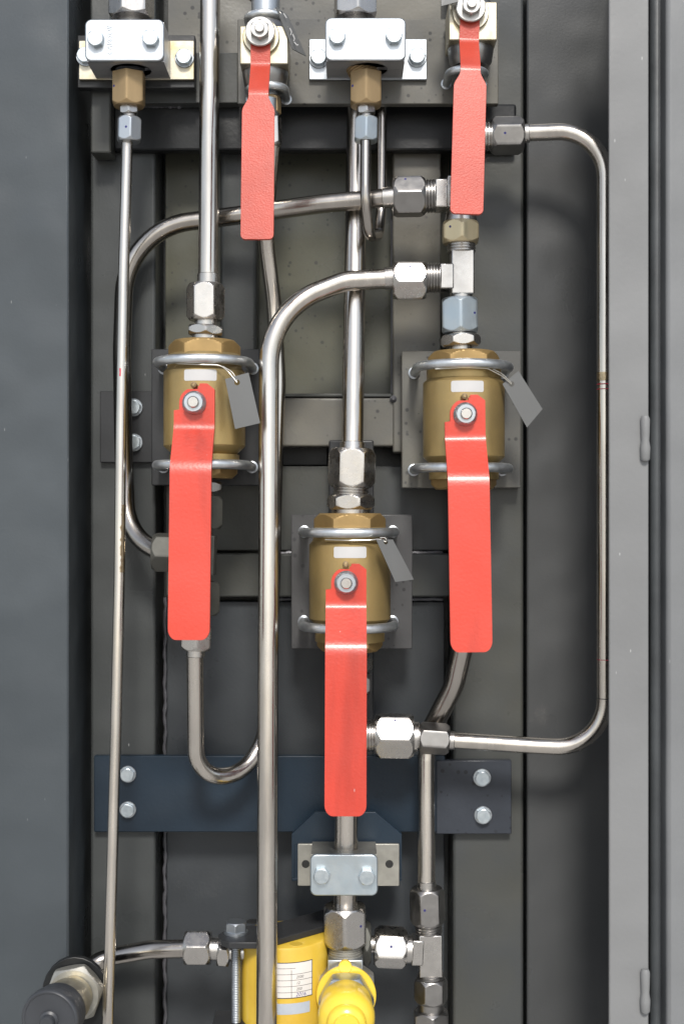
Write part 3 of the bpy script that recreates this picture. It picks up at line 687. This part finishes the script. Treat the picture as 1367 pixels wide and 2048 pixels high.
# ------------------------------------------------------------------ small valves at the top
def make_small():
    root=empty('small_ball_valve',(0,0,0),'x','valve','small steel ball valves with red handles')
    # local: body centre at x=0,z=0 depth 0 = pipe axis
    b=MB(); b.box(-22.3,22.3,-18,17.5,-20,24); obj('body',b,M['yzinc'],root,1.0)
    b=MB(); lathe(b,V((0,0,-35)),V((0,0,-18)),[(0,17),(.25,20),(.8,21.5),(1,21.5)],48); obj('end_cap',b,M['darkfit'],root)
    b=MB(); lathe(b,V((0,0,17)),V((0,0,30)),[(0,21),(.5,20),(1,16)],48); obj('end_cap',b,M['darkfit'],root)
    b=MB(); cyl(b,V((0,0,28)),V((0,0,62)),13.5,40); obj('neck',b,M['zinc'],root)
    b=MB(); cyl(b,V((0,0,-60)),V((0,0,-44)),12.5,40); obj('neck',b,M['zinc'],root)
    # stop disc and stem boss
    sz=8.5; b=MB(); lathe(b,V((-2.5,-23,sz-2)),V((-2.5,-28,sz-2)),[(0,17),(.8,17),(1,16.3)],48); obj('stop_disc',b,M['yzinc'],root)
    b=MB(); cyl(b,V((-3,-24,sz)),V((-3,-40,sz)),4.2,6); obj('stem',b,M['zinc'],root)
    b=MB(); lathe(b,V((-3,-33.5,sz)),V((-3,-35.5,sz)),[(0,13.8),(.6,13.8),(1,13)],48); hexnut(b,V((-3,-35,sz)),V((-3,-42,sz)),16,.5,c0=False); cyl(b,V((-3,-41,sz)),V((-3,-45,sz)),4.4,24,.6); obj('flange_nut',b,M['zincdull2'],root,smooth=20)
    pts=[(p.z,p.y) for p in path([V((0,30,10)),V((0,30,-30)),V((0,57,-61)),V((0,78,-200))],[11,16],8)]
    prof=[(0,*pts[0])]
    for i in range(1,len(pts)): prof.append((prof[-1][0]+math.hypot(pts[i][0]-pts[i-1][0],pts[i][1]-pts[i-1][1]),*pts[i]))
    S=prof[-1][0]; rows=[]
    hw0,hw1=9.0,14.6
    sw=sum((b-a).length for a,b in ((V((30,10)),V((30,-30))),(V((30,-30)),V((57,-61)))))+5
    for i in range(6): t=i/6; rows.append((10*t,-hw0*math.sqrt(1-(1-t)**2)-.3,hw0*math.sqrt(1-(1-t)**2)+.3))
    ss=[10,16,20]+[p[0] for p in prof[1:-1]]+[sw-1]
    for s in sorted(set(round(x,2) for x in ss)):
        if s>9.9 and s<sw-.5: rows.append((s,-hw0,hw0))
    for i in range(9):
        t=i/8; e=hw0+(hw1-hw0)*(3*t*t-2*t*t*t); rows.append((sw+15*t,-e,e))
    for s in (sw+25,sw+50,sw+80,S-20): rows.append((s,-hw1,hw1))
    for i in range(7):
        t=i/6; c=4.5; rows.append((S-c+c*math.sin(t*PI/2)*.999,-hw1+c*(1-math.cos(t*PI/2)),hw1-c*(1-math.cos(t*PI/2))))
    h=MB(); sheet(h,rows,prof,3.0,nx=3); 
    for v in h.v: v.z+=0
    ho=obj('handle',h,M['salmon'],root,.9,smooth=40)
    # pivot at the stem
    pv=V((-3,-30,sz))
    for v in ho.data.vertices: v.co-= V((0,-.030,.0085)) ; v.co.z+=.0085
    ho.location=pv*.001
    return root
sp=make_small()
for i,(px,py,lab,ry) in enumerate(((528,90,'small ball valve with salmon red handle, left of the plain upper clamp',0.0),(945,42,'small ball valve with salmon red handle near the top right, over the dark tee',2.3))):
    s=sp if i==0 else copy_tree(sp)
    q=Q(px,py,95); s.location=V((q.x*.001,-.072,Z0+q.z*.001)); s['label']=lab
    for ch in children(s):
        if ch.name.startswith('handle'): ch.rotation_euler=(0,math.radians(ry),0)
UG2='small zinc u-bolts at the top'
def wx(px,py,d): q=Q(px,py,d); return q.x,q.z
for (px,py,l) in ((529,24,'small u-bolt above the left small valve'),(532,168,'small u-bolt below the left small valve'),(936,136,'small grey u-bolt below the right small valve')):
    x,z=wx(px,py,90); ubolt(x,z,l,UG2,17,3.8,44,72,ring=True)
# fittings under the left small valve
chain('adapter','brassy hex adapter with a numbered white collar behind the left small handle','adapter',[
 ('collar','cyl',(536,160),(537,196),70,40,0,'zinc'),('hex','hex',(537,194),(538,230),70,44,-15,'bronze'),('neck','cyl',(538,228),(539,236),70,30,0,'fitting')],'zinc',AG)
nut((539,232),(541,292),69,42,-14,'steel union nut edging out beside the left small red handle','fitting',group=NG)
vs,fs=textmesh('2',9); q=Q(536,187,70); R=20*kk(70)+.25; m=MB()
m.add([(q.x+R*math.sin((v.x-2.5)*.9/R),q.y-R*math.cos((v.x-2.5)*.9/R),q.z+v.y) for v in vs],fs)
ad=[o for o in bpy.data.objects if o.get('label','').startswith('brassy hex adapter')][0]
obj('stamped_number',m,M['inkblk'],ad,smooth=0)
chain('adapter','dark fitting at the top edge above the left small valve','adapter',[('hex','hex',(529,-60),(529,2),72,58,15,'darkfit')],'darkfit',AG)

# ------------------------------------------------------------------ hanging tags
def hang_tag(corners,hole,hr,label,wire,marks=False,wlabel=None):
    P=[Q(*c) for c in corners]; n=(P[1]-P[0]).cross(P[3]-P[0]).normalized()
    if n.y>0: n=-n
    h=Q(*hole); h=h-n*((h-P[0]).dot(n))
    u=(P[1]-P[0]).normalized(); w=n.cross(u); bm=bmesh.new()
    ov=[bm.verts.new(p) for p in P]; oe=[bm.edges.new((ov[i],ov[(i+1)%4])) for i in range(4)]
    hv=[bm.verts.new(h+(u*math.cos(2*PI*i/16)+w*math.sin(2*PI*i/16))*hr) for i in range(16)]; he=[bm.edges.new((hv[i],hv[(i+1)%16])) for i in range(16)]
    bmesh.ops.triangle_fill(bm,use_beauty=True,edges=oe+he)
    r=bmesh.ops.extrude_face_region(bm,geom=bm.faces[:]); bmesh.ops.translate(bm,verts=[v for v in r['geom'] if isinstance(v,bmesh.types.BMVert)],vec=-n*.9)
    bm.verts.index_update(); m=MB(); m.add([v.co for v in bm.verts],[tuple(v.index for v in f.verts) for f in bm.faces]); bm.free()
    o=obj('hanging_tag',m,M['tagm'],smooth=0); tag(o,label,'tag','grey tags wired to the valves')
    for wr in wire:
        pts=path([Q(*p) for p in wr],[12]*(len(wr)-2),6); mb=MB(); tube(mb,pts,.55,8); obj('wire',mb,M['wire'],o)
    return o
hang_tag([(450,758,112),(497,745,112),(520,846,112),(470,858,112)],(474,765,112),2.6,'grey tag hanging on a wire beside the left brass valve',
 [[(352,727,100),(400,729,107),(442,730,106),(458,745,112),(474,765,112.6)],[(474,764,111),(466,745,110),(446,733,106)]])
hang_tag([(1004,768,92),(1036,742,92),(1084,818,90),(1053,855,90)],(1022,768,92),2.6,'grey tag swung out to the right of the right brass valve',
 [[(870,738,100),(925,735,107),(975,737,102),(1003,752,95),(1022,768,92.6)],[(1022,766,91),(1004,748,94),(985,738,100)]])
hang_tag([(752,1079,114),(785,1079,108),(827,1159,104),(790,1164,110)],(771,1084,110.5),2.2,'narrow turned grey tag hanging beside the lowest brass valve',
 [[(650,1079,100),(700,1081,107),(745,1080,106),(760,1077,110),(771,1084,111)],[(772,1083,109),(775,1074,108),(760,1076,106)]])
tt=hang_tag([(552,14,100),(575,30,92),(612,112,84),(585,98,98)],(562,26,97),1.6,'dark tag with scrawled writing hanging beside the left small valve',
 [[(548,18,95),(554,20,98),(562,27,98)]])
m=MB()
for a_,b_ in (((579,56),(583,64)),((583,64),(581,70)),((585,68),(589,78)),((589,78),(587,82)),((588,84),(594,91)),((594,91),(596,89)),((567,27),(573,36))):
    A=Q(*a_,99.0); Bp=Q(*b_,98.4); tube(m,[A,Bp],.45,6)
obj('scrawled_writing',m,M['sticker'],tt)
hang_tag([(880,-40,108),(918,-30,108),(916,3,112),(882,12,110)],(900,-20,109),2,'grey tag corner at the top edge above the right small valve',[])

# ------------------------------------------------------------------ yellow cylinder group at the bottom
zt=-402.5; cxy=Q(569,1895,59); CXm=cxy.x; CD=59.0; CR=41.2
yc=empty('yellow_cylinder',(CXm,-CD,-560),'yellow round hydraulic cylinder with a paper data label behind the front pipe','cylinder')
b=MB(); lathe(b,V((CXm,-CD,-590)),V((CXm,-CD,zt)),[(0,CR),(.985,CR),(.996,CR-.8),(1,CR-2)],72); obj('barrel',b,M['yellow'],yc)
for px,py in ((592,1888),(505,1842)):
    # spanner holes in the end face
    k=None
    d=1300*(1-(-zt)/((py-CY)*.5)); q=V(((px-CX)*kk(d),-d,zt)); h=MB(); lathe(h,q+V((0,0,-1)),q+V((0,0,.15)),[(0,6.0),(1,6.0)],24); obj('spanner_hole',h,M['hole'] if px<550 else M['yellow'],yc)
def onbarrel(x,z,off): # x = arc length from the front line
    t=x/CR; r=CR+off; return V((CXm+r*math.sin(t),-CD-r*math.cos(t),z))
def barrel_patch(name,x0,x1,z0,z1,off,m,parent,n=16):
    s=MB(); o=0
    a=[onbarrel(x0+(x1-x0)*i/n,z0,off) for i in range(n+1)]; c=[onbarrel(x0+(x1-x0)*i/n,z1,off) for i in range(n+1)]
    s.add(a+c,[(i,i+1,n+2+i,n+1+i) for i in range(n)]); return obj(name,s,m,parent)
def zpx(py): return (CY-py)*kk(CD+CR*.95)
lx0,lx1=-22.0,29.5; lz1,lz0=zpx(1924),zpx(1996)
lab=barrel_patch('data_label',lx0,lx1,lz0,lz1,.12,M['label'],yc)
bd=MB()
def lline(x0,x1,z0,z1):
    n=12; a=[onbarrel(x0+(x1-x0)*i/n,z0,.22) for i in range(n+1)]; c=[onbarrel(x0+(x1-x0)*i/n,z1,.22) for i in range(n+1)]
    bd.add(a+c,[(i,i+1,n+2+i,n+1+i) for i in range(n)])
h=(lz1-lz0)/6
lline(lx0,lx1,lz1-.7,lz1); lline(lx0,lx1,lz0,lz0+.7); lline(lx1-.7,lx1,lz0,lz1)
for i in range(1,6): lline(lx0, lx1 if i>1 else 12, lz0+h*(6-i)-.18, lz0+h*(6-i)+.18)
lline(7.9,8.3,lz0,lz1-h*1.3)
obj('table_lines',bd,M['inkblk'],lab)
def ltext(s,x,row,size,m,it=True):
    vs,fs=textmesh(s,size,it); mb=MB(); z=lz1-h*(row+1)+h*.28
    mb.add([onbarrel(x+v.x,z+v.y,.25) for v in vs],fs); obj('writing',mb,m,lab,smooth=0)
for r_,tx in enumerate(('м · max','м³ min','м³ max','мо','л/см²')): ltext(tx,-17.5,r_,3.6,M['inkblk'])
for r_,tx in ((2,'2500'),(3,'12'),(4,'250')): ltext(tx,12.5,r_,3.6,M['inkblk'])
ltext('-857',-18.5,5,5.0,M['inkpurple']); ltext('2016.',12,5,5.0,M['inkpurple'])
barrel_patch('grey_label',-20,26.5,zpx(2028),zpx(2006),.12,M['greylbl'],yc)
# hold-down bar lying on the cylinder
def onz(px,py,z): d=1300*(1-(-z)/((py-CY)*.5)); return V(((px-CX)*kk(d),-d,z))
zb=zt+6.2
bar=[(437,1868),(442,1880),(458,1885),(530,1885),(662,1848),(664,1814),(552,1845),(515,1850),(462,1852)]
pl=[onz(x,y,zb) for x,y in bar]
m=MB(); n=len(pl); m.add([p for p in pl]+[p-V((0,0,6)) for p in pl],[tuple(range(n)),tuple(range(2*n-1,n-1,-1))]+[(i,i+n,(i+1)%n+n,(i+1)%n) for i in range(n)])
tag(obj('hold_down_bar',m,M['strap'],None,.7),'flat black bar laid across the top of the yellow cylinder','bar')
# tie rod bolt
pb=onz(472,1866,zb)
tr=empty('tie_rod',pb+V((0,0,-170)),'long threaded zinc bolt standing left of the yellow cylinder','bolt')
m=MB(); lathe(m,pb+V((0,0,.1)),pb+V((0,0,2.5)),[(0,11.5),(.7,11.5),(1,10.5)],36); obj('washer',m,M['zinc'],tr)
m=MB(); hexnut(m,pb+V((0,0,2.5)),pb+V((0,0,11)),18,.55,c0=False); obj('head',m,M['zinc'],tr,smooth=12)
m=MB(); thread(m,pb+V((0,0,-190)),pb+V((0,0,-8.5)),4.6,1.6,24,.5); obj('shank',m,M['zinc'],tr,smooth=25)
m=MB(); p=pb+V((0,0,-84)); m.box(p.x-22,p.x+28,p.z-9,p.z,-p.y-30,-p.y+9)
tag(obj('hold_down_bar',m,M['strap'],None,1.0),'black lower clamp bar at the bottom edge around the tie bolt','bar')

# quick couplings pointing at the viewer
def coupling_axis(px,py,d): return Q(px,py,d)
q=Q(692,1990,88); X,Zc=q.x,q.z
def P3(d,dx=0,dz=0): return V((X+dx,-d,Zc+dz))
qc=empty('capped_coupling',P3(60),'coupling with a bright yellow dust cap pointing out at the bottom middle','coupling')
m=MB(); cyl(m,P3(58),P3(84),20,40); obj('body',m,M['zinc'],qc)
m=MB(); hexnut(m,P3(66),P3(86),52,.52); obj('rear_hex',m,M['zincdull'],qc,smooth=12)
m=MB(); lathe(m,P3(86.5),P3(91),[(0,27),(.2,27.8),(.8,27.8),(1,27)],56); obj('cap_ring',m,M['ycap'],qc)
m=MB(); cyl(m,P3(86.5,-1,26.8),P3(91.5,-1,26.8),6.2,28,.6); obj('ring_lug',m,M['ycap'],qc)
m=MB(); hexnut(m,P3(91.5),P3(113),45,0.0); obj('hex',m,M['zinc'],qc,smooth=12)
m=MB(); lathe(m,P3(112.5),P3(166),[(0,23),(.03,23.8),(.45,25.4),(.62,25.2),(.72,23),(.78,19.5),(.81,17.8),(.88,17.2),(.93,15.5),(.96,12),(1,11)],64); obj('dust_cap',m,M['ycap'],qc)
# left black capped coupling on its bracket
q=Q(150,1985,104); X,Zc=q.x,q.z
lb=MB(); pts=[]
c1=Q(150,1985,98)
for i in range(13):
    t=PI*1.0*i/12; pts.append((c1.x+31*math.cos(t)*.98,c1.z+33*math.sin(t)))
pts=[(c1.x+31,c1.z-70)]+pts+[(c1.x-31,c1.z-70)]
lb.prism(pts,92,98); tag(obj('coupling_bracket',lb,M['black'],None,1.0),'black rounded bracket plate at the lower left corner','bracket')
bc=empty('capped_coupling',P3(99),'coupling with a black screw cap pointing out at the lower left corner','coupling')
m=MB(); hexnut(m,P3(98.5),P3(112),48,.18); obj('hex',m,M['zincdull'],bc,smooth=12)
m=MB(); lathe(m,P3(112),P3(150,-5),[(0,18.5),(.2,18.5),(.3,20.5),(.75,20.5),(1,20)],48); obj('body',m,M['yzinc'],bc)
m=MB(); lathe(m,P3(144,-4.5),P3(170,-9),[(0,23),(.06,24.2),(.45,24.4),(.5,25.6),(.58,26.2),(.86,26.2),(.95,25.6),(.985,24.4),(.97,22.8),(.95,22.5)],64); obj('dust_cap',m,M['rubber'],bc,smooth=40)
m=MB(); lathe(m,P3(168,-9),P3(178,-9.4),[(0,8.2),(.25,8.2),(.4,6.2),(.9,6.0),(1,5.2)],36); obj('cap_rivet',m,M['rubber'],bc,smooth=40)

def shell(name,pts,r,a0,a1,m,parent,ragged=.0):
    # a curved film lying on a tube: angles are measured round the tube from the viewer's side towards +x
    m_=MB(); n=8; rows=[]
    for i,p in enumerate(pts):
        t=(pts[min(i+1,len(pts)-1)]-pts[max(i-1,0)]); ax,u,w=frame(t)
        if w.x<0 and abs(w.x)>abs(w.z): w=-w
        b0=a0+random.uniform(-1,1)*ragged; b1=a1+random.uniform(-1,1)*ragged*.4
        rows.append([p+(u*math.cos(b0+(b1-b0)*j/n)+w*math.sin(b0+(b1-b0)*j/n))*r for j in range(n+1)])
    o=0; m_.v=sum(rows,[])
    for i in range(len(rows)-1):
        for j in range(n): a=i*(n+1)+j; m_.f.append((a,a+1,a+n+2,a+n+1))
    return obj(name,m_,m,parent)
def tubepoint(label): return [o for o in bpy.data.objects if o.get('label','').startswith(label)][0]
thin=tubepoint('thin steel tube running'); rt=PX(22,85)/2
def thinp(y): 
    A=[(255,270,72),(247,560,76),(242,850,82),(239,1150,90),(231,1500,100)]
    for (x0,y0,d0),(x1,y1,d1) in zip(A,A[1:]):
        if y0<=y<=y1: t=(y-y0)/(y1-y0); return Q(x0+(x1-x0)*t,y,d0+(d1-d0)*t)
shell('grime_film',[thinp(1010+i*5) for i in range(28)],rt+.12,.35,1.35,M['rust'],thin,.22)
shell('pen_mark',[thinp(738+i*4) for i in range(5)],rt+.12,-.25,.0,M['inkred'],thin,.06)
mid=tubepoint('thick middle pipe'); pm=Q(706.3,806,56)
shell('pen_mark',[Q(706.2,805,56.5),Q(706.2,807.5,56.6)],PX(43,45)/2+.1,-.75,.35,M['ink'],mid,.05)
# ------------------------------------------------------------------ light, world, camera
sun_el,sun_az=42,3      # degrees; azimuth measured from straight behind the camera towards the right
sd=bpy.data.lights.new('sun','SUN'); sd.energy=3.0; sd.angle=math.radians(11); sd.color=(1,.955,.89)
so=bpy.data.objects.new('sun',sd); C.objects.link(so)
dirv=V((math.sin(math.radians(sun_az))*math.cos(math.radians(sun_el)),-math.cos(math.radians(sun_az))*math.cos(math.radians(sun_el)),math.sin(math.radians(sun_el))))
so.rotation_euler=dirv.to_track_quat('Z','Y').to_euler(); so.location=(0,-3,5)
w=bpy.data.worlds.new('World'); bpy.context.scene.world=w; w.use_nodes=True; nt=w.node_tree
sky=nt.nodes.new('ShaderNodeTexSky'); sky.sky_type='NISHITA'; sky.sun_disc=False
sky.sun_elevation=math.radians(sun_el); sky.sun_rotation=math.atan2(dirv.x,dirv.y); sky.dust_density=1.3; sky.air_density=1.0; sky.ozone_density=1
hs=nt.nodes.new('ShaderNodeHueSaturation'); hs.inputs['Saturation'].default_value=.45
nt.links.new(sky.outputs['Color'],hs.inputs['Color']); nt.links.new(hs.outputs['Color'],nt.nodes['Background'].inputs['Color'])
nt.nodes['Background'].inputs['Strength'].default_value=.15
cd=bpy.data.cameras.new('camera'); cam=bpy.data.objects.new('camera',cd); C.objects.link(cam)
cam.location=(0,-D*.001,Z0); cam.rotation_euler=(PI/2,0,0)
cd.sensor_fit='VERTICAL'; cd.sensor_height=24; cd.lens=24*D/1024; cd.clip_start=.02; cd.clip_end=500
cd.dof.use_dof=True; cd.dof.focus_distance=1.215; cd.dof.aperture_fstop=3.2
sc=bpy.context.scene; sc.camera=cam
vs_=sc.view_settings; vs_.view_transform='Standard'; vs_.look='None'; vs_.exposure=0.32; vs_.gamma=1; vs_.use_curve_mapping=False
sc.render.engine='CYCLES'; sc.cycles.use_denoising=True; sc.cycles.max_bounces=8
